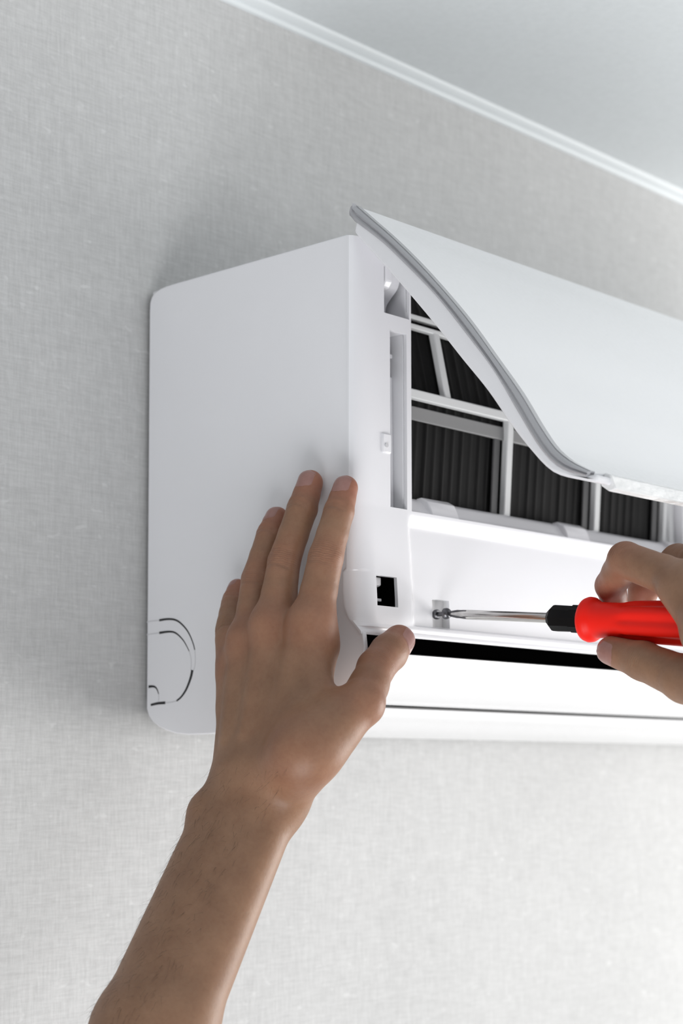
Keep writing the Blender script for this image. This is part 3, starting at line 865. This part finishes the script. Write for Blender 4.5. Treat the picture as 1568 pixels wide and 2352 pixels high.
# fine dark hairs along the outer forearm
rng = np.random.RandomState(5)
me_n = np.array([p.normal for p in LARM.data.polygons]); me_c = np.array([p.center for p in LARM.data.polygons]) + np.array(PB)
axis = unit(FU - ULNA)
cand = np.where((me_c[:, 2] < -0.02) & (me_c[:, 2] > -0.17) & ((me_n @ np.array((-0.75, 0.55, 0.1))) > 0.25))[0]
bm = bmesh.new()
for ci in rng.choice(cand, 650, replace=False):
    p = me_c[ci]; n_ = me_n[ci]
    d = unit(axis * 0.8 + n_ * 0.45 + rng.randn(3) * 0.25); L = rng.uniform(0.004, 0.009)
    sd = unit(np.cross(d, n_)) * 0.00005
    prev = None
    for t in (0, 0.4, 0.75, 1.0):
        q = p + d * L * t - n_ * 0.0014 * t * t - np.array(PB)
        w = 1 - 0.8 * t
        tri = [bm.verts.new(q + sd * w), bm.verts.new(q - sd * w), bm.verts.new(q + n_ * 0.00008 * w)]
        if prev:
            for i in range(3): bm.faces.new((prev[i], prev[(i + 1) % 3], tri[(i + 1) % 3], tri[i]))
        prev = tri
ah = link('arm_hair', from_bm(bm), 'hair', LARM, angle=None)
ah['kind'] = 'stuff'

# ---- right arm, closed around the handle
RH = {'index': [(0.05239, -0.3631, 0.06893), (0.06152, -0.31171, 0.08858), (0.07607, -0.29237, 0.07761), (0.0865, -0.288, 0.06924)],
      'middle': [(0.06446, -0.36554, 0.08119), (0.09744, -0.32103, 0.09057), (0.1052, -0.29431, 0.07858), (0.10779, -0.29022, 0.06894)],
      'ring': [(0.06755, -0.37614, 0.08059), (0.10655, -0.32979, 0.08078), (0.10802, -0.31509, 0.06541), (0.10116, -0.32139, 0.05513)],
      'pinky': [(0.06761, -0.38866, 0.07304), (0.10057, -0.35161, 0.06941), (0.10378, -0.33904, 0.05659), (0.09437, -0.34712, 0.04749)],
      'thumb': [(0.04417, -0.38854, 0.01589), (0.05612, -0.35075, 0.02413), (0.06150, -0.3218, 0.03490), (0.06330, -0.30091, 0.04140)]}
RW = np.array((0.0455, -0.4240, 0.0272))
RF = np.array((-0.0720, -0.6040, -0.0990))
def build_right(h):
    f = Field((-0.125, -0.655, -0.150), (0.135, -0.265, 0.115), h)
    for k in ('index', 'middle', 'ring', 'pinky'):
        p, r = [np.array(q) for q in RH[k]], RAD[k]
        for i in range(3):
            mid = lerp(p[i], p[i + 1], 0.5); rm = (r[i] + r[i + 1]) / 2 * 0.96
            f.cone(p[i], mid, r[i], rm, 0.0015); f.cone(mid, p[i + 1], rm, r[i + 1], 0.0015)
    base = {'index': RW + (-0.006, 0.002, 0.010), 'middle': RW + (0.0, 0.0, 0.012), 'ring': RW + (0.008, 0.0, 0.010), 'pinky': RW + (0.014, 0.0, 0.004)}
    for k in base: f.cone(RH[k][0], base[k], RAD[k][0] * 1.03, 0.0145, 0.010)
    t, r = [np.array(q) for q in RH['thumb']], RAD['thumb']
    f.cone(RW + (-0.004, 0.004, -0.006), t[0], 0.0155, 0.0155, 0.010)
    f.cone(t[0], t[1], 0.0150, 0.0125, 0.005)
    f.cone(t[1], t[2], 0.0118, 0.0100, 0.003); f.cone(t[2], t[3], 0.0100, 0.0078, 0.003)
    w0, w1 = np.array((0.04905, -0.35081, 0.07000)), np.array((0.04020, -0.37696, 0.04491))
    f.cone(w0, w1, 0.0100, 0.0130, 0.008)
    f.cone(w1, lerp(t[0], t[1], 0.2), 0.0110, 0.0110, 0.010)
    f.cone(w1, RW, 0.0130, 0.0160, 0.010)
    sd = unit(np.cross(RF - RW, (0.3, 0.2, 1)))
    for s_ in (-1, 1):
        f.cone(RW + sd * 0.012 * s_, RF + sd * 0.015 * s_, 0.018, 0.029, 0.014)
    f.cone(RW, RF, 0.019, 0.030, 0.014)
    return f.mesh(2)
V, Q = build_right(0.00095)
me = np_mesh(V, Q, PB)
flush_attr(me, V, [(RH['index'][2], 0.012, 0.7), (RH['index'][3], 0.012, 0.8), (RH['thumb'][3], 0.010, 0.35), (RH['index'][1], 0.010, 0.3), (RH['middle'][2], 0.012, 0.6)])
crease_attr(me, V, joint_list(RH, (-0.8, -0.3, 0.6), (-0.85, -0.2, -0.75)))
RARM = link('arm', me, 'skin', PERSON, angle=None)
RARM['label'] = 'right hand gripping the red screwdriver handle'
bvh = BVHTree.FromPolygons([Vector(v) for v in (V - np.array(PB))], [tuple(int(i) for i in q) for q in Q])
add_nail(bvh, PB, RH['thumb'][3], RH['thumb'][2], (-0.95, -0.25, -0.35), 0.0120, 0.0130, 0.0052, RARM)
